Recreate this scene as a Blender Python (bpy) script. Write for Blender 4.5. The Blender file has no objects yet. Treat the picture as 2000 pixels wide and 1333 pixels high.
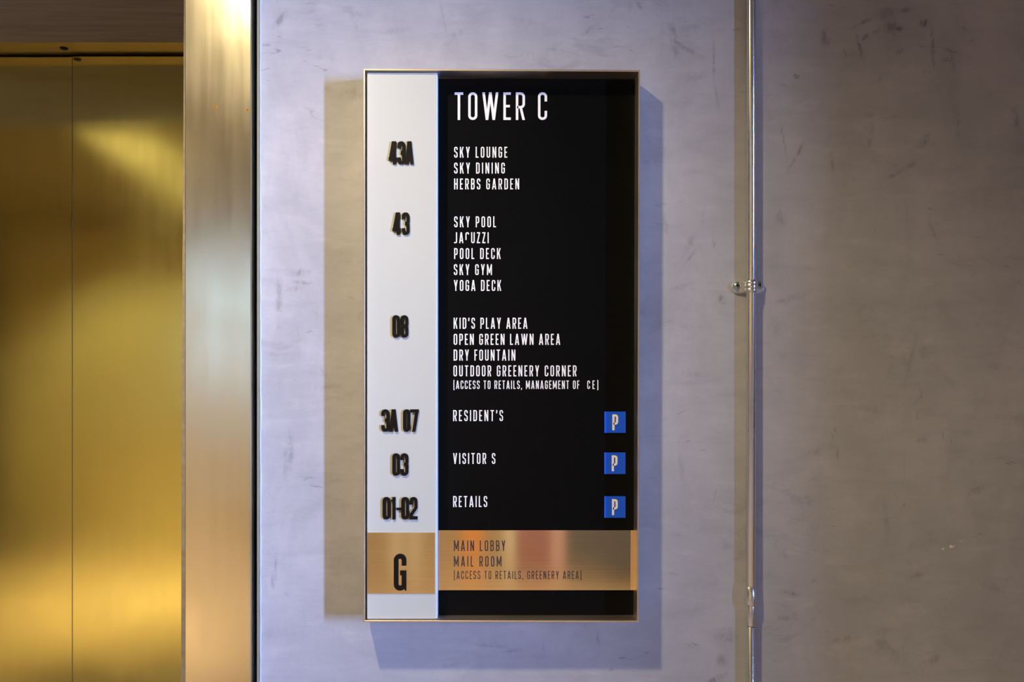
import bpy, bmesh, math, random
import numpy as np
from mathutils import Vector
random.seed(7)
SC = bpy.context.scene
COL = SC.collection

# ------------------------------------------------------------------ camera, world, lights
D, F, HZ = 1.6, 1900.0, 1.5            # wall distance (m), focal length (px), eye height (m)
VX, VY = 946.0, 770.0                  # where the wall's normal meets the picture

def at(px, py, y=0.0):
    """pixel of the 2000x1333 photograph -> point on the plane y (wall face is y=0, lobby is -y)"""
    k = (D + y) / F
    return Vector(((px - VX) * k, y, HZ + (VY - py) * k))

cam_d = bpy.data.cameras.new('camera'); cam = bpy.data.objects.new('camera', cam_d); COL.objects.link(cam)
cam.location = (0, -D, HZ); cam.rotation_euler = (math.pi / 2, 0, 0)
cam_d.sensor_width = 36; cam_d.lens = F / 2000 * 36
cam_d.shift_x = (1000 - VX) / 2000; cam_d.shift_y = (VY - 666.5) / 2000
cam_d.clip_start = 0.02
SC.camera = cam

w = bpy.data.worlds.new('sky'); SC.world = w; w.use_nodes = True
w.node_tree.nodes['Background'].inputs[0].default_value = (0.62, 0.78, 1.0, 1)
w.node_tree.nodes['Background'].inputs[1].default_value = 1.6

def light(name, kind, loc, target, energy, color, size=0.1, size_y=None, spot=None, blend=0.5, spread=None):
    d = bpy.data.lights.new(name, kind); o = bpy.data.objects.new(name, d); COL.objects.link(o)
    o.location = loc; d.energy = energy; d.color = color
    o.rotation_euler = (Vector(target) - Vector(loc)).to_track_quat('-Z', 'Y').to_euler()
    if kind == 'AREA':
        d.size = size
        if spread: d.spread = math.radians(spread)
        if size_y: d.shape = 'RECTANGLE'; d.size_y = size_y
        else: d.shape = 'DISK'
    else:
        d.shadow_soft_size = size
        if spot: d.spot_size = math.radians(spot); d.spot_blend = blend
    return o

# warm ceiling spot above and left of the sign
light('warm_ceiling_spot', 'SPOT', (-0.53, -0.92, 2.65), (0.02, 0, 0.35), 96, (1.0, 0.81, 0.48), 0.035, spot=98, blend=1.0)
# cool daylight from the far end of the side passage on the right
light('daylight_right', 'AREA', (6.95, -4.5, 1.9), (-0.2, 0, 1.5), 365, (0.37, 0.51, 1.02), 1.45, 2.2, spread=40)
# unseen warm fill lamps, added to brighten the lobby floor and walls
for i, (x, y, e) in enumerate(((-2.45, -4.4, 34), (0.3, -4.9, 6), (-3.6, -2.6, 8))):
    light('lobby_fill_lamp', 'AREA', (x, y, 3.04), (x, y, 0), e, (1.0, 0.85, 0.60), 0.9, spread=60)
light('lobby_ceiling_panel', 'AREA', (-2.2, -4.2, 3.06), (-2.2, -4.2, 0), 3.2, (1.0, 0.80, 0.42), 0.45, 2.4)
# unseen fill spots, added to light the reflection panels on the far wall
for x, e in ((-2.9, 95), (-0.6, 95), (0.3, 108), (1.2, 18)):
    light('panel_fill_lamp', 'SPOT', (x, -4.2, 2.98), (x, -5.8, 0.5), e, (0.92, 0.90, 0.85), 0.06, spot=90, blend=0.6)

vs = SC.view_settings
vs.view_transform = 'Standard'; vs.look = 'None'; vs.gamma = 1.0; vs.use_curve_mapping = False
vs.exposure = 0.0

# ------------------------------------------------------------------ materials
def lin(c):
    return tuple(((v / 255) / 12.92 if v / 255 <= 0.04045 else ((v / 255 + 0.055) / 1.055) ** 2.4) for v in c) + (1,)

class NT:
    def __init__(s, name):
        s.m = bpy.data.materials.new(name); s.m.use_nodes = True
        s.t = s.m.node_tree; s.b = s.t.nodes['Principled BSDF']
        s.co = s.t.nodes.new('ShaderNodeTexCoord').outputs['Object']
    def n(s, kind, **kw):
        x = s.t.nodes.new('ShaderNode' + kind)
        for k, v in kw.items(): setattr(x, k, v)
        return x
    def L(s, a, b): s.t.links.new(a, b)
    def put(s, sock, v):
        if hasattr(v, 'links') and hasattr(v, 'is_output') and v.is_output: s.L(v, sock)
        else: sock.default_value = v
    def math(s, op, a, b=0.0, clamp=False):
        x = s.n('Math', operation=op, use_clamp=clamp); s.put(x.inputs[0], a); s.put(x.inputs[1], b); return x.outputs[0]
    def vmath(s, op, a, b):
        x = s.n('VectorMath', operation=op); s.put(x.inputs[0], a); s.put(x.inputs[1], b); return x.outputs[0]
    def noise(s, scale, detail=4, rough=0.55, stretch=(1, 1, 1), dist=0.0, off=(0, 0, 0)):
        v = s.vmath('MULTIPLY', s.co, stretch); v = s.vmath('ADD', v, off)
        x = s.n('TexNoise'); s.L(v, x.inputs['Vector'])
        x.inputs['Scale'].default_value = scale; x.inputs['Detail'].default_value = detail
        x.inputs['Roughness'].default_value = rough; x.inputs['Distortion'].default_value = dist
        return x.outputs['Fac']
    def ramp(s, f, a, b, lo=0.0, hi=1.0, smooth=True):
        x = s.n('MapRange', interpolation_type='SMOOTHSTEP' if smooth else 'LINEAR')
        s.put(x.inputs[0], f)
        for i, v in enumerate((a, b, lo, hi)): x.inputs[i + 1].default_value = v
        return x.outputs[0]
    def mix(s, f, a, b, mode='MIX'):
        x = s.n('Mix', data_type='RGBA', blend_type=mode); s.put(x.inputs[0], f)
        s.put(x.inputs[6], a); s.put(x.inputs[7], b); return x.outputs[2]
    def blob(s, px, py, ln, wd, ang, y=0.0):
        """soft elongated patch; centre, length and width in photograph pixels, angle anticlockwise"""
        c = at(px, py, y); k = (D + y) / F
        v = s.vmath('SUBTRACT', s.co, tuple(c))
        r = s.n('VectorRotate', rotation_type='Y_AXIS'); s.L(v, r.inputs['Vector']); r.inputs['Angle'].default_value = math.radians(ang)
        v = s.vmath('MULTIPLY', r.outputs[0], (2 / (ln * k), 0, 2 / (wd * k)))
        x = s.n('VectorMath', operation='LENGTH'); s.L(v, x.inputs[0])
        return s.ramp(x.outputs['Value'], 0.1, 1.0, 1.0, 0.0)
    def bump(s, h, strength, dist=0.001):
        x = s.n('Bump'); s.L(h, x.inputs['Height']); x.inputs['Strength'].default_value = strength
        x.inputs['Distance'].default_value = dist; s.L(x.outputs[0], s.b.inputs['Normal'])
    def fin(s, base=None, rough=None, metal=None, spec=None, aniso=None):
        if base is not None: s.put(s.b.inputs['Base Color'], base)
        if rough is not None: s.put(s.b.inputs['Roughness'], rough)
        if metal is not None: s.b.inputs['Metallic'].default_value = metal
        if spec is not None: s.b.inputs['Specular IOR Level'].default_value = spec
        if aniso is not None:
            s.b.inputs['Anisotropic'].default_value = aniso
            cx = s.n('CombineXYZ'); cx.inputs[2].default_value = 1.0; s.L(cx.outputs[0], s.b.inputs['Tangent'])
        return s.m

def plain(name, col, rough=0.5, metal=0.0, spec=0.5, var=0.06, scale=30, stretch=(1, 1, 1)):
    t = NT(name); n = t.noise(scale, stretch=stretch)
    c = t.mix(n, tuple(v * (1 - var) for v in col[:3]) + (1,), tuple(min(1, v * (1 + var)) for v in col[:3]) + (1,))
    return t.fin(c, t.ramp(n, 0.3, 0.7, rough * 0.9, min(1, rough * 1.1)), metal, spec)

# --- scuffed plaster
SCUFFS = [  # px, py, length, width, angle, strength
    (548, 38, 60, 12, 50, .5), (520, 88, 26, 5, 10, .5), (585, 533, 60, 12, 8, .45), (590, 552, 46, 8, -4, .5), (575, 565, 40, 10, 12, .4),
    (545, 590, 16, 120, 0, .35), (567, 880, 16, 70, 0, .45), (558, 905, 12, 60, 0, .35), (538, 1110, 6, 70, -4, .55), (533, 1135, 8, 30, 0, .5), (560, 1161, 10, 5, -25, .9),
    (690, 182, 60, 26, 10, .35), (640, 175, 30, 12, 0, .3), (640, 110, 70, 20, -10, .2), (865, 30, 6, 70, 12, .35), (890, 70, 60, 14, 30, .25),
    (1248, 10, 26, 7, -55, .6), (1315, 62, 46, 14, -65, .45), (1322, 84, 40, 10, -25, .45), (1345, 98, 46, 9, -28, .5), (1368, 110, 34, 8, -35, .4),
    (1394, 120, 6, 110, 2, .45), (1400, 190, 9, 60, 5, .3), (1345, 55, 60, 14, 10, .25), (1360, 150, 60, 16, 12, .25), (1318, 100, 20, 40, 10, .3),
    (1374, 420, 50, 6, 82, .3), (1345, 480, 70, 14, 60, .3), (1350, 500, 60, 6, 50, .35), (1280, 640, 50, 20, 40, .2), (1330, 560, 70, 9, 22, .25),
    (1612, 70, 22, 36, -6, .5), (1618, 82, 6, 22, -15, .65), (1690, 42, 70, 8, 25, .5), (1735, 28, 50, 26, 20, .4), (1740, 52, 46, 22, 8, .5), (1755, 56, 26, 9, 0, .8),
    (1804, 46, 32, 14, 8, .85), (1770, 20, 36, 10, 10, .5), (1715, 60, 30, 8, 15, .6), (1680, 96, 10, 54, 14, .7), (1690, 72, 36, 7, 50, .6), (1746, 72, 5, 26, 0, .6),
    (1822, 92, 9, 80, 3, .55), (1758, 100, 24, 10, 40, .5), (1735, 230, 46, 8, 4, .5), (1700, 226, 60, 10, 3, .25), (1560, 298, 56, 5, 68, .6), (1546, 322, 36, 6, 58, .65), (1530, 270, 5, 70, 10, .45),
    (1748, 340, 48, 9, 30, .6), (1775, 325, 40, 12, 25, .35), (1806, 275, 20, 34, -30, .5), (1626, 320, 8, 36, 6, .4), (1700, 265, 14, 60, -8, .3),
    (1860, 120, 14, 40, 10, .4), (1870, 240, 20, 60, 10, .4), (1985, 235, 16, 44, 15, .5), (1820, 445, 7, 46, 22, .45), (1525, 428, 30, 26, 20, .3),
    (1545, 1160, 44, 9, -12, .65), (1420, 1245, 50, 30, 10, .35), (1398, 1328, 60, 12, 30, .6), (1410, 1290, 30, 22, 30, .4), (1532, 1208, 30, 10, -5, .35),
    (1410, 585, 18, 20, 40, .55), (1376, 583, 8, 6, 0, .7), (1540, 585, 90, 14, 18, .3), (1515, 640, 60, 40, 30, .2), (1800, 860, 30, 14, 10, .3),
    (1700, 800, 60, 14, -10, .25), (1780, 700, 14, 80, -14, .25), (1600, 880, 80, 16, 20, .22), (1790, 1125, 50, 10, 15, .35), (1905, 960, 60, 14, 24, .35),
    (1940, 1150, 50, 18, -18, .35), (1650, 1250, 70, 14, 8, .3), (1820, 1290, 60, 16, 22, .35), (1570, 980, 50, 12, -22, .25), (1730, 1010, 16, 60, 8, .25),
    (960, 1262, 80, 8, -4, .4), (1000, 1272, 50, 6, 6, .35), (1168, 1250, 6, 50, 6, .4), (880, 1300, 80, 12, 8, .22), (1330, 900, 14, 90, 6, .2), (1350, 730, 70, 14, -8, .2),
    (1020, 40, 90, 14, -12, .2), (1150, 60, 50, 10, 35, .3), (1110, 100, 80, 10, 5, .2), (770, 60, 70, 12, 10, .2), (1290, 400, 30, 8, 10, .3), (1300, 440, 12, 50, 8, .3),
]
def wall_material():
    t = NT('scuffed_plaster')
    big = t.noise(2.2, 5, 0.6); mid = t.noise(9, 6, 0.65, (1, 1, 0.6), 0.6); fine = t.noise(70, 5, 0.7)
    brush = t.noise(26, 5, 0.7, (0.35, 1, 1.2), 0.4)
    base = t.mix(t.ramp(big, 0.3, 0.7), (0.49, 0.49, 0.53, 1), (0.40, 0.405, 0.45, 1))
    base = t.mix(t.ramp(mid, 0.35, 0.72, 0, 0.55), base, (0.34, 0.345, 0.375, 1))
    base = t.mix(t.ramp(brush, 0.48, 0.75, 0, 0.45), base, (0.32, 0.325, 0.36, 1))
    base = t.mix(t.ramp(brush, 0.5, 0.25, 0, 0.40), base, (0.55, 0.55, 0.575, 1))
    # general thin trowel scratches
    s1 = t.noise(16, 3, 0.6, (1, 1, 3.2), 1.5, (3, 0, 1)); s2 = t.noise(5, 2, 0.5, off=(7, 0, 2))
    scr = t.math('MULTIPLY', t.ramp(s1, 0.64, 0.74), t.ramp(s2, 0.48, 0.62))
    s3 = t.noise(14, 3, 0.6, (3.6, 1, 0.8), 1.2, (1, 0, 5)); s4 = t.noise(4, 2, 0.5, off=(2, 0, 9))
    scr2 = t.math('MULTIPLY', t.ramp(s3, 0.66, 0.75), t.ramp(s4, 0.5, 0.62))
    s5 = t.noise(22, 6, 0.72, (0.6, 1, 1.0), 1.0, (11, 0, 4)); s6 = t.noise(3.2, 3, 0.55, off=(5, 0, 3))
    smudge = t.math('MULTIPLY', t.ramp(s5, 0.52, 0.70), t.ramp(s6, 0.44, 0.62))
    dark = t.math('MAXIMUM', t.math('MULTIPLY', t.math('MAXIMUM', scr, scr2), 0.42), t.math('MULTIPLY', smudge, 0.22))
    grain = t.ramp(t.noise(75, 4, 0.75, (1, 1, 0.55), 1.0), 0.40, 0.62)
    at_ = t.n('Attribute'); at_.attribute_name = 'scuff'
    acc = t.math('MULTIPLY', at_.outputs['Fac'], t.math('ADD', t.math('MULTIPLY', grain, 0.8), 0.2))
    dark = t.math('MAXIMUM', dark, acc)
    base = t.mix(dark, base, (0.10, 0.095, 0.11, 1))
    # pale chips on the right and the paler margin by the metal casing
    chips = t.math('MAXIMUM', t.blob(1858, 1068, 22, 9, 15), t.math('MAXIMUM', t.blob(1877, 1057, 13, 7, 10), t.blob(1842, 1073, 8, 5, 0)))
    chips = t.math('MULTIPLY', t.ramp(chips, 0.25, 0.5), t.ramp(t.noise(160, 2), 0.42, 0.5))
    base = t.mix(chips, base, (0.85, 0.83, 0.78, 1))
    h = t.math('ADD', t.math('MULTIPLY', fine, 0.25), t.math('ADD', t.math('MULTIPLY', brush, 0.6), t.math('MULTIPLY', mid, 1.2)))
    t.bump(h, 0.35, 0.0016)
    return t.fin(base, t.ramp(mid, 0.3, 0.7, 0.6, 0.8), 0, 0.2)

def metal(name, col, rough, dirs=(1, 1, 30), var=0.12, bump=0.08, waves=0.0, scale=40, aniso=None, stains=()):
    t = NT(name); g = t.noise(scale, 3, 0.6, dirs); big = t.noise(3.0, 3, 0.5)
    c = t.mix(g, tuple(v * (1 - var) for v in col) + (1,), tuple(min(1, v * (1 + var)) for v in col) + (1,))
    r = t.math('ADD', t.ramp(g, 0.3, 0.7, rough * 0.94, rough * 1.06), t.ramp(big, 0.3, 0.7, -0.03, 0.05))
    for (px, py, ln, wd, an, y) in stains:
        k = t.ramp(t.math('MULTIPLY', t.blob(px, py, ln, wd, an, y), t.ramp(t.noise(260, 3), 0.3, 0.6, 0.3, 1)), 0.2, 0.35)
        c = t.mix(k, c, (0.42, 0.20, 0.03, 1)); r = t.math('MAXIMUM', r, t.math('MULTIPLY', k, 0.8))
    h = g
    if waves:
        h = t.math('ADD', t.math('MULTIPLY', g, bump), t.math('MULTIPLY', t.noise(2.2, 2, 0.4, (1, 1, 1.4)), waves)); t.bump(h, 1.0, 0.001)
    else:
        t.bump(h, bump, 0.0005)
    return t.fin(c, r, 1.0, aniso=aniso)

M = {}
M['wall'] = wall_material()
M['wall_plain'] = plain('grey_plaster', (0.14, 0.13, 0.13), 0.8)
M['soffit'] = None
t = NT('soffit_plaster'); n1 = t.noise(9, 5, 0.65, (0.5, 5, 1), 0.5); n2 = t.noise(4, 3)
c = t.mix(t.ramp(n1, 0.3, 0.75), (0.30, 0.25, 0.225, 1), (0.20, 0.165, 0.15, 1)); t.bump(n1, 0.2)
M['soffit'] = t.fin(c, 0.6, 0, 0.4)
M['door'] = metal('gold_door_steel', (0.72, 0.67, 0.25), 0.12, (1, 1, 0.06), 0.05, 0.01, 1.3, 60)
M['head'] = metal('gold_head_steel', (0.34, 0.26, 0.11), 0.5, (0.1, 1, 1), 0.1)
M['casing'] = metal('champagne_casing_steel', (0.80, 0.75, 0.60), 0.19, (1, 1, 0.05), 0.04, 0.01, 0.35, 60,
                    stains=((421, 209, 12, 10, 0, -0.02), (422, 219, 3, 14, 5, -0.02), (483, 215, 10, 9, 20, -0.02)))
M['lip'] = plain('mottled_mortar', (0.40, 0.36, 0.30), 0.8, var=0.35, scale=90)
M['dark'] = plain('black_gap', (0.006, 0.006, 0.008), 0.9)
M['sealant'] = plain('pale_sealant', (0.48, 0.56, 0.68), 0.3, var=0.12, scale=60)
M['bead'] = plain('edge_bead', (0.22, 0.22, 0.18), 0.6, var=0.15, scale=50)
M['frame'] = metal('bronze_frame_steel', (0.88, 0.76, 0.60), 0.34, (0.05, 1, 0.05), 0.08, 0.05)
M['plate'] = metal('brushed_brass_plate', (0.86, 0.72, 0.50), 0.07, (0.03, 1, 6), 0.10, 0.015, 0, 150, aniso=0.85)
M['white'] = plain('white_acrylic', (0.55, 0.57, 0.52), 0.35, var=0.012, scale=6)
M['edge'] = plain('acrylic_edge_sheen', (0.60, 0.75, 1.0), 0.15, var=0.02)  # pale blue reflection on the panel's side put into the colour
M['black'] = plain('satin_black_panel', (0.0035, 0.0038, 0.0038), 0.3, spec=0.07, var=0.1, scale=5)
M['vinyl_white'] = plain('white_vinyl', (0.93, 0.93, 0.91), 0.5, var=0.01)
M['vinyl_black'] = plain('black_vinyl', (0.035, 0.025, 0.018), 0.6)
M['numeral'] = plain('gloss_black_acrylic', (0.005, 0.0045, 0.0045), 0.35, spec=0.25)
M['blue'] = plain('parking_blue', (0.0, 0.10, 1.0), 0.45, var=0.03)
M['galv'] = metal('galvanised_steel', (0.80, 0.80, 0.74), 0.27, (1, 1, 0.1), 0.10, 0.10, 0, 90)
M['galv_dull'] = metal('dull_zinc', (0.72, 0.78, 0.80), 0.42, (1, 1, 1), 0.15, 0.2)
M['screw'] = metal('screw_steel', (0.45, 0.50, 0.50), 0.35, (1, 1, 1))
M['floor'] = plain('lobby_floor_stone', (0.78, 0.58, 0.38), 0.4, var=0.08, scale=2)
M['ceiling'] = plain('dark_ceiling_paint', (0.26, 0.21, 0.14), 0.8)
M['far_wall'] = plain('far_wall_paint', (0.50, 0.40, 0.26), 0.7, scale=2)
M['ochre'] = plain('ochre_reflect_panel', (0.72, 0.60, 0.34), 0.6)  # this and the next five: panels added only for metal reflections
M['orange'] = plain('orange_reflect_panel', (1.0, 0.42, 0.12), 0.6)
M['cream'] = plain('cream_reflect_panel', (0.95, 0.90, 0.76), 0.6)
M['pink'] = plain('pink_reflect_panel', (0.82, 0.56, 0.58), 0.6)
M['rose'] = plain('rose_reflect_panel', (0.46, 0.23, 0.25), 0.6)
M['grey_panel'] = plain('grey_reflect_panel', (0.20, 0.20, 0.215), 0.6)

# ------------------------------------------------------------------ mesh helpers
def box(bm, a, b):
    (x0, y0, z0), (x1, y1, z1) = a, b
    x0, x1 = min(x0, x1), max(x0, x1); y0, y1 = min(y0, y1), max(y0, y1); z0, z1 = min(z0, z1), max(z0, z1)
    v = [bm.verts.new(p) for p in ((x0, y0, z0), (x1, y0, z0), (x1, y1, z0), (x0, y1, z0), (x0, y0, z1), (x1, y0, z1), (x1, y1, z1), (x0, y1, z1))]
    fs = [bm.faces.new([v[i] for i in q]) for q in ((0, 1, 5, 4), (1, 2, 6, 5), (2, 3, 7, 6), (3, 0, 4, 7), (4, 5, 6, 7), (3, 2, 1, 0))]
    return v, fs

def obj(name, bm, mat, parent=None, smooth=False, bevel=0.0, segs=2):
    bmesh.ops.recalc_face_normals(bm, faces=bm.faces)
    me = bpy.data.meshes.new(name); bm.to_mesh(me); bm.free()
    me.materials.append(mat)
    if smooth:
        for p in me.polygons: p.use_smooth = True
    o = bpy.data.objects.new(name, me); COL.objects.link(o)
    if parent: o.parent = parent
    if bevel:
        m = o.modifiers.new('bevel', 'BEVEL'); m.width = bevel; m.segments = segs; m.limit_method = 'ANGLE'
    return o

def slab(name, a, b, mat, parent=None, bevel=0.0):
    bm = bmesh.new(); box(bm, a, b); return obj(name, bm, mat, parent, bevel=bevel)

def struct(o): o['kind'] = 'structure'; return o

def prism(bm, pts, y0, y1):
    """closed outline in xz, from y0 (front) to y1 (back)"""
    f = [bm.verts.new((x, y0, z)) for x, z in pts]; k = [bm.verts.new((x, y1, z)) for x, z in pts]
    n = len(pts); bm.faces.new(f); bm.faces.new(k[::-1])
    for i in range(n): bm.faces.new((f[i], k[i], k[(i + 1) % n], f[(i + 1) % n]))

def px_box(x0, y0, x1, y1, front, back, mat, name, parent=None, bevel=0.0):
    """box whose FRONT face covers the given pixels"""
    a, b = at(x0, y0, front), at(x1, y1, front)
    return slab(name, (a.x, front, b.z), (b.x, back, a.z), mat, parent, bevel)

# ------------------------------------------------------------------ the setting
XL, XR, YF, ZC = -4.4, 10.0, -5.8, 3.08      # lobby shell
YD = 0.58                                    # face of the lift doors
Z_HEAD = at(0, 105, YD).z                    # head of the door opening
X_OPEN_L = -2.0
xa, xb = at(361, 0, -0.02).x, at(490.5, 0, -0.02).x     # front of the metal casing
xw = at(507, 0, 0).x                                      # plaster starts here

bm = bmesh.new()
# plaster wall right of the lift: a fine grid where the photograph looks, one slab with the rest
gx0, gx1, gz0, gz1 = xw, at(2040, 0, 0).x, at(0, 1380, 0).z, at(0, -40, 0).z
NX, NZ = 440, 400
gxs = np.linspace(gx0, gx1, NX); gzs = np.linspace(gz0, gz1, NZ)
G = [[bm.verts.new((x, 0, z)) for x in gxs] for z in gzs]
for a in range(NZ - 1):
    for b in range(NX - 1): bm.faces.new((G[a][b], G[a][b + 1], G[a + 1][b + 1], G[a + 1][b]))
def quad(*p): bm.faces.new([bm.verts.new(q) for q in p])
quad((xw, 0, 0), (XR, 0, 0), (XR, 0, gz0), (xw, 0, gz0)); quad((xw, 0, gz1), (XR, 0, gz1), (XR, 0, ZC), (xw, 0, ZC))
quad((gx1, 0, gz0), (XR, 0, gz0), (XR, 0, gz1), (gx1, 0, gz1))
quad((xw, 0, 0), (xw, 0, ZC), (xw, 0.15, ZC), (xw, 0.15, 0)); quad((xw, 0.15, 0), (xw, 0.15, ZC), (XR, 0.15, ZC), (XR, 0.15, 0))
PXg = VX + gxs * F / D; PYg = VY - (gzs - HZ) * F / D
PXg, PYg = np.meshgrid(PXg, PYg); acc = np.zeros_like(PXg)
for (px, py, ln, wd, an, st) in SCUFFS:
    ca, sa = math.cos(math.radians(an)), math.sin(math.radians(an)); dx, dy = PXg - px, -(PYg - py)
    u = (dx * ca + dy * sa) * 2 / (ln * 1.25); v = (-dx * sa + dy * ca) * 2 / (wd * 1.6)
    e = np.clip((1 - np.hypot(u, v)) / 0.9, 0, 1); acc = np.maximum(acc, st * e * e * (3 - 2 * e))
wall = struct(obj('wall_back', bm, M['wall']))
vals = np.zeros(len(wall.data.vertices)); vals[:NX * NZ] = acc.ravel()
wall.data.attributes.new('scuff', 'FLOAT', 'POINT').data.foreach_set('value', vals)
bm = bmesh.new(); box(bm, (XL, 0, 0), (X_OPEN_L, YD + 0.06, ZC)); struct(obj('wall_left_of_lift', bm, M['wall_plain'])).name = 'wall_back_left'
# lintel over the recess, its plaster underside and the metal door head
struct(slab('wall_lintel', (X_OPEN_L, 0, Z_HEAD), (xa, YD - 0.07, ZC), M['soffit']))
head = struct(slab('trim_1', (X_OPEN_L, YD - 0.07, Z_HEAD), (xa + 0.1, YD + 0.05, ZC), M['head']))
p = at(127, 96, YD - 0.03)
bm = bmesh.new(); bmesh.ops.create_uvsphere(bm, u_segments=12, v_segments=6, radius=0.008)
for v in bm.verts: v.co = Vector((v.co.x * 1.1 + p.x, v.co.y * 1.2 + YD - 0.035, v.co.z * 0.35 + Z_HEAD - 0.0005))
obj('plug', bm, M['dark'], head, True)
# doors (two leaves with a narrow seam, right leaf a touch in front)
gap = 0.006
xs = at(140.5, 0, YD).x
struct(slab('door_1', (X_OPEN_L, YD + 0.004, 0.01), (xs - 0.0010, YD + 0.04, Z_HEAD - gap), M['door'], bevel=0.0008))
struct(slab('door_2', (xs + 0.0010, YD, 0.01), (xb, YD + 0.04, Z_HEAD - gap), M['door'], bevel=0.0008))
struct(slab('wall_shaft', (X_OPEN_L, YD + 0.05, 0), (xb, YD + 0.07, Z_HEAD + 0.05), M['dark']))
# metal casing on the right of the opening
cas = struct(slab('trim_2', (xa, -0.02, 0), (xb, YD - 0.001, ZC), M['casing'], bevel=0.0012))
bm = bmesh.new(); N = 40
pl = []
for i in range(N + 1):
    py = -900 + (2700) * i / N
    wpx = 359.5 - 5.5 * min(1, max(0, (py) / 900)) + random.uniform(-0.35, 0.35)
    q = at(wpx, py, -0.014); pl.append((q.x, q.z))
pts = pl + [(xa + 0.0002, pl[-1][1]), (xa + 0.0002, pl[0][1])]
f = [bm.verts.new((x, -0.014, z)) for x, z in pl]; g = [bm.verts.new((xa, -0.0165, z)) for x, z in pl]
h = [bm.verts.new((x, 0.02, z)) for x, z in pl]; e = [bm.verts.new((xa, 0.02, z)) for x, z in pl]
for i in range(N):
    bm.faces.new((f[i], f[i + 1], g[i + 1], g[i])); bm.faces.new((f[i], h[i], h[i + 1], f[i + 1])); bm.faces.new((h[i], e[i], e[i + 1], h[i + 1]))
obj('mortar_edge', bm, M['lip'], cas)
# shadow gap (its shade painted as a black back strip), edge bead and sealant line between casing and plaster
xg = at(502, 0, 0).x
struct(slab('trim_3', (xb, 0.05, 0), (xw, 0.07, ZC), M['dark']))
bd = struct(slab('trim_4', (xg, -0.001, 0), (xw, 0.05, ZC), M['bead'], bevel=0.0006))
bm = bmesh.new(); N = 160; rows = []
for i in range(N + 1):
    z = 0.3 + 2.6 * i / N
    a = at(508.0 + random.uniform(-.5, .4), 0, 0).x; b = at(511.2 + random.uniform(-.9, 1.0), 0, 0).x
    rows.append([bm.verts.new(q) for q in ((a, 0.001, z), (a, -0.0014, z), ((a + b) / 2, -0.0026, z), (b, -0.0004, z), (b, 0.001, z))])
for i in range(N):
    for j in range(4): bm.faces.new((rows[i][j], rows[i][j + 1], rows[i + 1][j + 1], rows[i + 1][j]))
obj('sealant', bm, M['sealant'], bd, True)

# lobby behind the camera
struct(slab('floor', (XL, YF, -0.1), (XR, YD + 0.07, 0), M['floor']))
struct(slab('ceiling', (XL, YF, ZC), (XR, YD + 0.07, ZC + 0.1), M['ceiling']))
struct(slab('wall_left', (XL - 0.1, YF, 0), (XL, YD + 0.07, ZC), M['wall_plain']))
struct(slab('wall_right', (XR, YF, 0), (XR + 0.1, 0.15, ZC), M['wall_plain']))
struct(slab('wall_occluder', (4.5, -3.35, 0), (4.62, 0, ZC), M['wall_plain']))  # unseen wall, placed to block daylight from the right of the plaster
bm = bmesh.new()                                  # far wall with two windows
wins = [(-2.35, -1.5, 1.45, 2.6)]
xs_ = [XL, wins[0][0], wins[0][1], XR]
for i in (0, 2): box(bm, (xs_[i], YF - 0.15, 0), (xs_[i + 1], YF, ZC))
for (x0, x1, z0, z1) in wins: box(bm, (x0, YF - 0.15, 0), (x1, YF, z0)); box(bm, (x0, YF - 0.15, z1), (x1, YF, ZC))
struct(obj('wall_front', bm, M['far_wall']))
for i, (x0, x1, m) in enumerate(((-4.2, -2.4, 'ochre'), (-0.70, -0.62, 'cream'), (-0.56, -0.48, 'cream'), (-0.17, -0.01, 'orange'), (0.15, 0.23, 'cream'),
                                 (0.24, 0.50, 'rose'), (0.50, 0.61, 'pink'), (0.62, 1.5, 'grey_panel'))):
    o = struct(slab('trim_%d' % (5 + i), (x0, YF, 0.12), (x1, YF + 0.03, 2.95), M[m]))  # unseen coloured panels, added to give the brass and doors their reflected bands

# ------------------------------------------------------------------ lettering
def fillet(pts, closed, seg=5):
    out = []; n = len(pts)
    for i, p in enumerate(pts):
        x, y, r = p if len(p) == 3 else (*p, 0)
        if r <= 0 or (not closed and i in (0, n - 1)): out.append((x, y)); continue
        P = Vector((x, y)); A = Vector(pts[i - 1][:2]) - P; B = Vector(pts[(i + 1) % n][:2]) - P
        la, lb = A.length, B.length; A.normalize(); B.normalize()
        d = A.angle(B); c = min(r / math.tan(d / 2), la * 0.5, lb * 0.5); rr = c * math.tan(d / 2)
        a, b = P + A * c, P + B * c; bis = (A + B).normalized(); ctr = P + bis * (rr / math.sin(d / 2))
        a0 = math.atan2((a - ctr).y, (a - ctr).x); a1 = math.atan2((b - ctr).y, (b - ctr).x); da = (a1 - a0 + math.pi) % (2 * math.pi) - math.pi
        for k in range(seg + 1):
            an = a0 + da * k / seg; out.append((ctr.x + rr * math.cos(an), ctr.y + rr * math.sin(an)))
    q = [out[0]]
    for p in out[1:]:
        if (Vector(p) - Vector(q[-1])).length > 1e-4: q.append(p)
    if closed and (Vector(q[0]) - Vector(q[-1])).length < 1e-4: q.pop()
    return q

def ribbon(pts, closed, s):
    pts = fillet(pts, closed); n = len(pts); Lf, Rt = [], []
    for i in range(n):
        P = Vector(pts[i])
        a = (P - Vector(pts[i - 1])) if (closed or i > 0) else None
        b = (Vector(pts[(i + 1) % n]) - P) if (closed or i < n - 1) else None
        if a is None: a = b
        if b is None: b = a
        a = a.normalized(); b = b.normalized(); na, nb = Vector((-a.y, a.x)), Vector((-b.y, b.x))
        m = (na + nb).normalized(); k = s / 2 / max(0.35, m.dot(na))
        Lf.append(P + m * k); Rt.append(P - m * k)
    return Lf, Rt, closed

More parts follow.
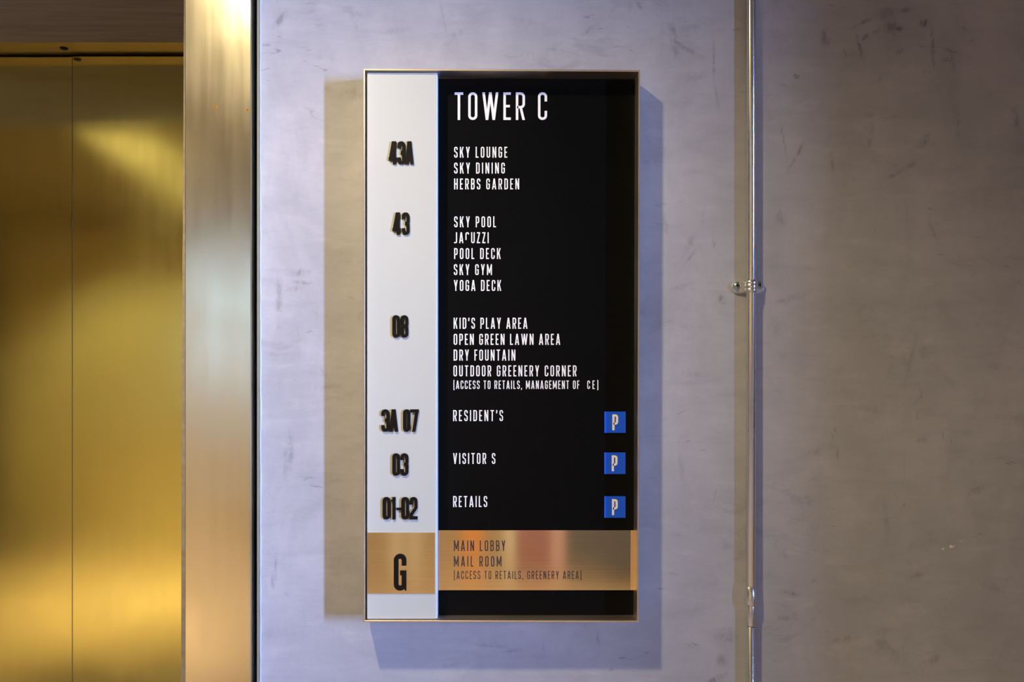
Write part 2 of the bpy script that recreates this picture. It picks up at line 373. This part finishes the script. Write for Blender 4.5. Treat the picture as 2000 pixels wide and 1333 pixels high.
def dg(x0, y0, x1, y1, wd): return ('poly', [(x0 - wd / 2, y0), (x0 + wd / 2, y0), (x1 + wd / 2, y1), (x1 - wd / 2, y1)])

WID = {'I': None, 'W': .58, 'M': .46, 'E': .27, 'L': .26, 'T': .31, 'F': .26, 'J': .27, 'A': .38, 'Y': .35, 'V': .36, 'K': .35, 'N': .35, 'Z': .30,
       '(': .13, ')': .13, ',': .09, "'": .10, '-': .2, 'S': .32, 'P': .32, 'R': .33}
def width(ch, s):
    w_ = WID.get(ch, .33); return s if w_ is None else w_

def glyph(ch, W, s):
    l, r, b, t, c = s / 2, W - s / 2, s / 2, 1 - s / 2, W / 2; R = (W - s) * 0.48; d = s * 1.04
    st = lambda x: ([(x, 0), (x, 1)], False)
    if ch in 'O0': return [([(l, b, R), (r, b, R), (r, t, R), (l, t, R)], True)]
    if ch == 'C': return [([(r, .33), (r, b, R), (l, b, R), (l, t, R), (r, t, R), (r, .67)], False)]
    if ch == 'c': return [([(l, .30), (l, t, R), (r, t, R), (r, .80)], False)]      # the damaged C: only its upper left is left
    if ch == 'G': return [([(r, .68), (r, t, R), (l, t, R), (l, b, R), (r, b, R), (r, .48), (c, .48)], False)]
    if ch == 'S': return [([(r, .72), (r, t, R), (l, t, R), (l, .60, R * .9), (r, .42, R * .9), (r, b, R), (l, b, R), (l, .27)], False)]
    if ch == 'K': return [st(l), dg(l + s * .6, .40, W - s * .55, 1, d), dg(W - s * .55, 0, l + s * 1.1, .60, d)]
    if ch == 'Y': return [dg(c, .36, s * .52, 1, d), dg(c, .36, W - s * .52, 1, d), ([(c, 0), (c, .42)], False)]
    if ch == 'L': return [([(l, 1), (l, b), (W, b)], False)]
    if ch == 'U': return [([(l, 1), (l, b, R), (r, b, R), (r, 1)], False)]
    if ch == 'N': return [st(l), st(r), dg(r, 0, l, 1, d)]
    if ch == 'E': return [([(W, t), (l, t), (l, b), (W, b)], False), ([(l, .5), (W * .88, .5)], False)]
    if ch == 'F': return [([(W, t), (l, t), (l, 0)], False), ([(l, .5), (W * .88, .5)], False)]
    if ch == 'D': return [([(l, b), (r, b, R), (r, t, R), (l, t)], True)]
    if ch == 'I': return [st(c)]
    if ch == 'H': return [st(l), st(r), ([(l, .5), (r, .5)], False)]
    if ch == 'R': return [([(l, 0), (l, t), (r, t, R), (r, .46, R), (l, .46)], False), dg(W - s * .52, 0, c + s * .1, .46, d)]
    if ch == 'P': return [([(l, 0), (l, t), (r, t, R), (r, .42, R), (l, .42)], False)]
    if ch == 'B': return [([(l, .5), (r * .97, .52, R), (r * .97, t, R), (l, t)], True), ([(l, b), (r, b, R), (r, .52, R), (l, .52)], True)]
    if ch == 'A': return [dg(s * .5, 0, c - s * .1, 1, d), dg(W - s * .5, 0, c + s * .1, 1, d), ([(W * .2, .24), (W * .8, .24)], False)]
    if ch == 'V': return [dg(c, 0, s * .5, 1, d), dg(c, 0, W - s * .5, 1, d)]
    if ch == 'W': return [dg(W * .29, 0, s * .5, 1, d), dg(W * .29, 0, c, 1, d), dg(W * .71, 0, c, 1, d), dg(W * .71, 0, W - s * .5, 1, d)]
    if ch == 'M': return [st(l), st(r), dg(c, .18, l, 1, d * .9), dg(c, .18, r, 1, d * .9)]
    if ch == 'T': return [([(0, t), (W, t)], False), ([(c, 0), (c, t)], False)]
    if ch == 'J': return [([(0, b), (r, b, R), (r, 1)], False)]
    if ch == 'Z': return [([(0, t), (W, t)], False), ([(0, b), (W, b)], False), dg(s * .55, s * .5, W - s * .55, 1 - s * .5, d)]
    if ch == '(': return [([(W, 1.02), (l, 1.02, W * .4), (l, -.1, W * .4), (W, -.1)], False)]
    if ch == ')': return [([(0, 1.02), (r, 1.02, W * .4), (r, -.1, W * .4), (0, -.1)], False)]
    if ch == ',': return [dg(c - .02, -.10, c + .01, .12, s)]
    if ch == "'": return [dg(c - .015, .70, c + .01, 1, s)]
    if ch == '-': return [([(0, .47), (W, .47)], False)]
    # numerals
    if ch == '1': return [([(r, 0), (r, 1)], False), ('poly', [(0, .80), (W - s, .80), (W - s, 1), (W * .45, .88), (0, .88)])]
    if ch == '2': return [([(l, .66), (l, t, R), (r, t, R), (r, .52, R), (l, .22, R), (l, b), (W, b)], False)]
    if ch == '3': return [([(l, .70), (l, t, R), (r, t, R), (r, .52, R * .7), (W * .42, .52)], False), ([(W * .42, .52), (r, .50, R * .7), (r, b, R), (l, b, R), (l, .30)], False)]
    if ch == '4': return [dg(s * .55, .16, W * .66 - s * .1, 1, s * 1.05), ([(s * .05, .23), (W, .23)], False), ([(W * .72, 0), (W * .72, 1)], False)]
    if ch == '7': return [([(0, t), (W, t)], False), dg(W * .42, 0, W - s * .55, 1 - s * .3, s * 1.05)]
    if ch == '8': return [([(l, .52, R * .8), (r, .52, R * .8), (r, t, R), (l, t, R)], True), ([(l, b, R), (r, b, R), (r, .50, R * .8), (l, .50, R * .8)], True)]
    return []

def add_glyph(bm, ch, x, z, W, H, s, y0, y1):
    """x, z bottom left in metres, W, H size in metres, s stroke as a share of H"""
    for gi, g in enumerate(glyph(ch, W / H, s)):
        y0 -= 0.00003
        if g[0] == 'poly': prism(bm, [(x + a * H, z + b * H) for a, b in g[1]], y0, y1); continue
        Lf, Rt, cl = ribbon(g[0], g[1], s); n = len(Lf)
        V = [[bm.verts.new((x + q.x * H, y, z + q.y * H)) for q in side] for side in (Lf, Rt) for y in (y0, y1)]
        a, a2, b, b2 = V
        for i in range(n if cl else n - 1):
            j = (i + 1) % n
            bm.faces.new((a[i], a[j], b[j], b[i])); bm.faces.new((a2[i], b2[i], b2[j], a2[j]))
            bm.faces.new((a[i], a2[i], a2[j], a[j])); bm.faces.new((b[i], b[j], b2[j], b2[i]))
        if not cl:
            for i in (0, n - 1): bm.faces.new((a[i], b[i], b2[i], a2[i]))

def line(text, x0, x1, top, base, y, mat, parent, s=0.103, name='lettering', label=None, word=0.13):
    k = (D + y) / F; H = (base - top) * k; total = (x1 - x0) / (base - top)
    ws = [word if ch == ' ' else width(ch.upper(), s) for ch in text]
    g = (total - sum(ws)) / max(1, len(text) - 1)
    bm = bmesh.new(); x = at(x0, base, y); z = x.z; x = x.x
    for ch, w_ in zip(text, ws):
        if ch not in ' ' : add_glyph(bm, ch, x, z, w_ * H, H, s, y - 0.0003, y)
        x += (w_ + g) * H
    o = obj(name, bm, mat, parent)
    if label: o['label'] = label
    return o

# ------------------------------------------------------------------ the directory sign
YFR = -0.052                 # front rim of the box
YBK = YFR + 0.0375           # black panel face
YWH = YFR + 0.0065           # white panel face
sign = bpy.data.objects.new('directory_sign', None); COL.objects.link(sign); sign.location = (0, 0, 0)
sign['label'] = 'tall black and white floor directory sign in a bronze box frame headed TOWER C'
sign['category'] = 'sign'
# frame: open box of thin steel
bm = bmesh.new()
c4 = [at(709.5, 134, YFR), at(1250.5, 136.5, YFR), at(1247.5, 1216.5, YFR), at(709.5, 1216, YFR)]
T = 0.0027
cen = sum(c4, Vector()) / 4
inner = [Vector((p.x + (T if p.x < cen.x else -T), p.y, p.z + (T if p.z < cen.z else -T))) for p in c4]
yb = -0.0125
R_ = []
for i in range(4):
    R_.append([bm.verts.new((c4[i].x, YFR, c4[i].z)), bm.verts.new((c4[i].x, yb, c4[i].z)), bm.verts.new((inner[i].x, yb, inner[i].z)), bm.verts.new((inner[i].x, YFR, inner[i].z))])
for i in range(4):
    j = (i + 1) % 4
    for k in range(4): bm.faces.new((R_[i][k], R_[j][k], R_[j][(k + 1) % 4], R_[i][(k + 1) % 4]))
fr = obj('frame', bm, M['frame'], sign, bevel=0.0006, segs=1)
# mounting back behind the frame
slab('mounting_back', (c4[0].x + 0.006, yb, c4[3].z + 0.006), (c4[1].x - 0.008, -0.0005, c4[0].z - 0.006), M['dark'], sign)
# black panel
bp = slab('message_panel', (at(853, 0, YBK).x, YBK, inner[3].z), (inner[1].x - 0.0002, yb, inner[0].z - 0.001), M['black'], sign)
# white panel
wx0, wx1 = at(717, 0, YWH).x, at(852.2, 0, YWH).x
wp = slab('number_panel', (wx0, YWH, at(0, 1210, YWH).z), (wx1, yb, at(0, 141.5, YWH).z), M['white'], sign, bevel=0.0012)
slab('edge_strip', (wx1, YWH + 0.0012, at(0, 1209, YWH).z), (wx1 + 0.0018, YBK, at(0, 143, YWH).z), M['edge'], wp)
# brushed plates
gp = px_box(717.5, 1041, 849.5, 1160.5, YWH - 0.0010, YWH + 0.0002, M['plate'], 'ground_floor_plate', sign)
lp = px_box(856.5, 1036.5, 1242.5, 1153.5, YBK - 0.0020, YBK, M['plate'], 'lobby_plate', sign)

# raised numerals on the white panel
NUM = [
    [('4', 758.5, 775), ('3', 776, 791.5), ('A', 791, 808), 276, 321],
    [('4', 766, 782.5), ('3', 784.5, 800), 415, 459],
    [('0', 766, 781.2), ('8', 782, 797.6), 616, 660],
    [('3', 744.5, 760.8), ('A', 760, 777.5), ('0', 787, 801.5), ('7', 801, 818), 800, 844],
    [('0', 766, 781.2), ('3', 782, 797.8), 886, 930],
    [('0', 747, 762.6), ('1', 763.5, 772.5), ('-', 774.5, 783.5), ('0', 783.5, 799), ('2', 800, 815.5), 971.5, 1015.5],
]
RAISE = 0.0027
for row in NUM:
    top, base = row[-2:]
    for ch, x0, x1 in row[:-2]:
        bm = bmesh.new(); y = YWH - RAISE; k = (D + y) / F; a = at(x0, base, y)
        add_glyph(bm, ch, a.x, a.z, (x1 - x0) * k, (base - top) * k, 0.145 if ch != '-' else 0.11, y, YWH + 0.0002)
        obj('numeral', bm, M['numeral'], wp)
bm = bmesh.new(); y = YWH - 0.0038; k = (D + y) / F; a = at(769, 1154.5, y)
add_glyph(bm, 'G', a.x, a.z, 24.5 * k, 71.5 * k, 0.128, y, YWH)
prism(bm, [(at(q, 0, y).x, at(0, r, y).z) for q, r in ((787, 1145), (793.5, 1142), (793.5, 1154.5), (791, 1154.5), (789, 1150))], y, YWH)
obj('letter', bm, M['numeral'], gp)

wh = M['vinyl_white']
line('TOWER C', 888, 1068.5, 180.5, 234.5, YBK, wh, bp, s=0.09, name='title', word=0.11)
for (tx, x0, x1, tp, bs) in (
    ('SKY LOUNGE', 887, 990.8, 287, 308.2), ('SKY DINING', 887, 986, 318, 339.2), ('HERBS GARDEN', 887, 1014, 349, 370.2),
    ('SKY POOL', 887, 968.8, 423, 444.2), ('JAcUZZI', 887, 954.5, 454, 475.3), ('POOL DECK', 887, 978, 485, 506.2),
    ('SKY GYM', 886.5, 960.8, 516.4, 537.6), ('YOGA DECK', 886.5, 979, 547.3, 568.6),
    ("KID'S PLAY AREA", 886, 1030, 621, 642.6), ('OPEN GREEN LAWN AREA', 886, 1094, 652.4, 674), ('DRY FOUNTAIN', 886, 1006.5, 683.3, 704.8),
    ('OUTDOOR GREENERY CORNER', 885.6, 1126, 714.2, 735.6),
    ("RESIDENT'S", 885, 982.5, 801.5, 823), ('VISITOR S', 885, 967.5, 885.5, 906.7), ('RETAILS', 885, 951.6, 969.5, 991)):
    line(tx, x0, x1, tp, bs, YBK, wh, bp)
# the note with letters missing from OFFICE: two runs with a bare gap
line('(ACCESS TO RETAILS, MANAGEMENT OF', 885.6, 1131.5, 743.8, 760.2, YBK, wh, bp, s=0.102)
line('CE)', 1147, 1168.5, 743.8, 760.2, YBK, wh, bp, s=0.102)
yl = YBK - 0.0020
bk = M['vinyl_black']
line('MAIN LOBBY', 886.5, 987, 1056.2, 1077, yl, bk, lp)
line('MAIL ROOM', 886.5, 979.5, 1087, 1107.4, yl, bk, lp)
line('(ACCESS TO RETAILS, GREENERY AREA)', 886.5, 1135.5, 1115.8, 1131.8, yl, bk, lp, s=0.095)
# parking tiles
for (x0, y0, x1, y1, lx0, ly0, lx1, ly1) in ((1180.5, 804.5, 1222, 846, 1196, 810, 1207.3, 841), (1180.3, 884.5, 1221.6, 926.5, 1194.8, 890, 1206, 921), (1180.3, 970, 1221.6, 1012, 1195.2, 975.5, 1206.5, 1007)):
    tl = px_box(x0, y0, x1, y1, YBK - 0.0012, YBK, M['blue'], 'parking_tile', sign)
    bm = bmesh.new(); y = YBK - 0.0012; k = (D + y) / F; a = at(lx0, ly1, y)
    add_glyph(bm, 'P', a.x, a.z, (lx1 - lx0) * k, (ly1 - ly0) * k, 0.135, y - 0.0003, y)
    obj('letter', bm, wh, tl)

# ------------------------------------------------------------------ the conduit
con = bpy.data.objects.new('conduit_pipe', None); COL.objects.link(con)
PY = -0.0105
pc = at(1466.8, 0, PY).x
con.location = (pc, PY, 0)
con['label'] = 'slim vertical galvanised metal conduit clamped to the wall right of the sign'
con['category'] = 'pipe'
def tube(bm, r, z0, z1, ri=None, seg=40, tilt=0.0, dx=0.0, rings=2):
    """upright tube at the local origin; tilt (m) lets the ends dip to one side"""
    rr = []
    zs = [(z0, r - 0.0006), (z0 + 0.0006, r)] + [(z1 - 0.0006, r), (z1, r - 0.0006)]
    for z, q in zs:
        rr.append([bm.verts.new((dx + q * math.cos(2 * math.pi * i / seg), q * math.sin(2 * math.pi * i / seg), z - tilt * math.cos(2 * math.pi * i / seg))) for i in range(seg)])
    for a, b in zip(rr, rr[1:]):
        for i in range(seg): bm.faces.new((a[i], a[(i + 1) % seg], b[(i + 1) % seg], b[i]))
    bm.faces.new(rr[0][::-1]); bm.faces.new(rr[-1])
kp = (D + PY) / F
zj, zc0, zc1 = at(0, 1224, PY).z, at(0, 1183, PY).z, at(0, 1147.5, PY).z
r1, r2 = 9.1 * kp, 8.0 * kp
bm = bmesh.new(); tube(bm, r1, zc1 - 0.01, ZC - 0.001); obj('upper_pipe', bm, M['galv'], con, True)
bm = bmesh.new(); tube(bm, r2, zj, zc1 - 0.008, tilt=0.0006, dx=-0.3 * kp); obj('middle_pipe', bm, M['galv'], con, True)
bm = bmesh.new(); tube(bm, r2 * 0.985, 0.0, zj - 0.0008, tilt=0.0006, dx=-0.4 * kp); obj('lower_pipe', bm, M['galv'], con, True)
bm = bmesh.new(); tube(bm, r2 * 0.9, zj - 0.01, zj + 0.01, dx=-0.3 * kp); obj('joint', bm, M['dark'], con, True)
bm = bmesh.new(); tube(bm, 10.9 * kp, zc0, zc1, tilt=0.0018, dx=-0.9 * kp); obj('coupling', bm, M['galv'], con, True)
# saddle clamp: base bar with rounded ears on the wall and a strap over the pipe
zk = at(0, 560.5, PY).z
cl_c = 1460.5
def world_x(px, y): return at(px, 0, y).x - pc
bm = bmesh.new()
x0, x1 = world_x(1428.5, -0.004), world_x(1492.5, -0.004); hh = 0.0098; out = []
for i in range(13):
    a = math.pi / 2 + math.pi * i / 12; out.append((x0 + hh + hh * math.cos(a), zk + hh * math.sin(a)))
for i in range(13):
    a = -math.pi / 2 + math.pi * i / 12; out.append((x1 - hh + hh * math.cos(a), zk + hh * math.sin(a)))
prism(bm, out, -0.005 - PY, -0.0002 - PY)
cb = obj('clamp_base', bm, M['galv_dull'], con, bevel=0.0006)
# strap: ribbed band wrapped over the pipe with short feet on the ears
bm = bmesh.new(); rs = r1 + 0.0010; prof = []
foot_l, foot_r = world_x(1450, -0.006), world_x(1478.5, -0.006)
prof.append((foot_l, -0.0052 - PY)); prof.append((-rs - 0.0006, -0.0054 - PY))
for i in range(17):
    a = math.pi - 0.15 + (math.pi + 0.3) * i / 16; prof.append((rs * math.cos(a), rs * math.sin(a)))
prof.append((rs + 0.0006, -0.0054 - PY)); prof.append((foot_r, -0.0052 - PY))
zz = [(-0.0088, 0), (-0.0084, .0008), (-0.0046, .0008), (-0.0038, .0003), (-0.0030, .0008), (0.0030, .0008), (0.0038, .0003), (0.0046, .0008), (0.0084, .0008), (0.0088, 0)]
rows = []
for z, e_ in zz:
    row = []
    for (x, y) in prof:
        L_ = math.hypot(x, y); row.append(bm.verts.new((x * (1 + e_ / L_), y * (1 + e_ / L_), zk + 0.0004 + z)))
    rows.append(row)
for a, b in zip(rows, rows[1:]):
    for i in range(len(prof) - 1): bm.faces.new((a[i], a[i + 1], b[i + 1], b[i]))
st_ = obj('clamp_strap', bm, M['galv'], con, True)
sm = st_.modifiers.new('solid', 'SOLIDIFY'); sm.thickness = 0.0009; sm.offset = -1
# rectangular tab of the strap over the left ear
slab('clamp_tab', (world_x(1446, -0.006), -0.0072 - PY, zk - 0.0084), (foot_l + 0.002, -0.005 - PY, zk + 0.0084), M['galv_dull'], con, bevel=0.0005)
for px, py in ((1440.5, 558.5), (1484, 557.5)):
    q = at(px, py, -0.006); bm = bmesh.new()
    seg = 20; rg = []
    for rad, yy in ((0.0062, -0.0050), (0.0058, -0.0060), (0.0042, -0.0072), (0.0012, -0.0078)):
        rg.append([bm.verts.new((q.x - pc + rad * math.cos(2 * math.pi * i / seg), yy - PY, q.z + rad * math.sin(2 * math.pi * i / seg))) for i in range(seg)])
    for a, b in zip(rg, rg[1:]):
        for i in range(seg): bm.faces.new((a[i], a[(i + 1) % seg], b[(i + 1) % seg], b[i]))
    bm.faces.new(rg[-1])
    sc_ = obj('screw', bm, M['screw'], cb, True)
    bm = bmesh.new(); cx_, cz_ = q.x - pc, q.z
    box(bm, (cx_ - 0.0034, -0.0082 - PY, cz_ - 0.0008), (cx_ + 0.0034, -0.0070 - PY, cz_ + 0.0008))
    box(bm, (cx_ - 0.0008, -0.0082 - PY, cz_ - 0.0034), (cx_ + 0.0008, -0.0070 - PY, cz_ + 0.0034))
    slot = obj('screw_slot', bm, M['dark'], cb)
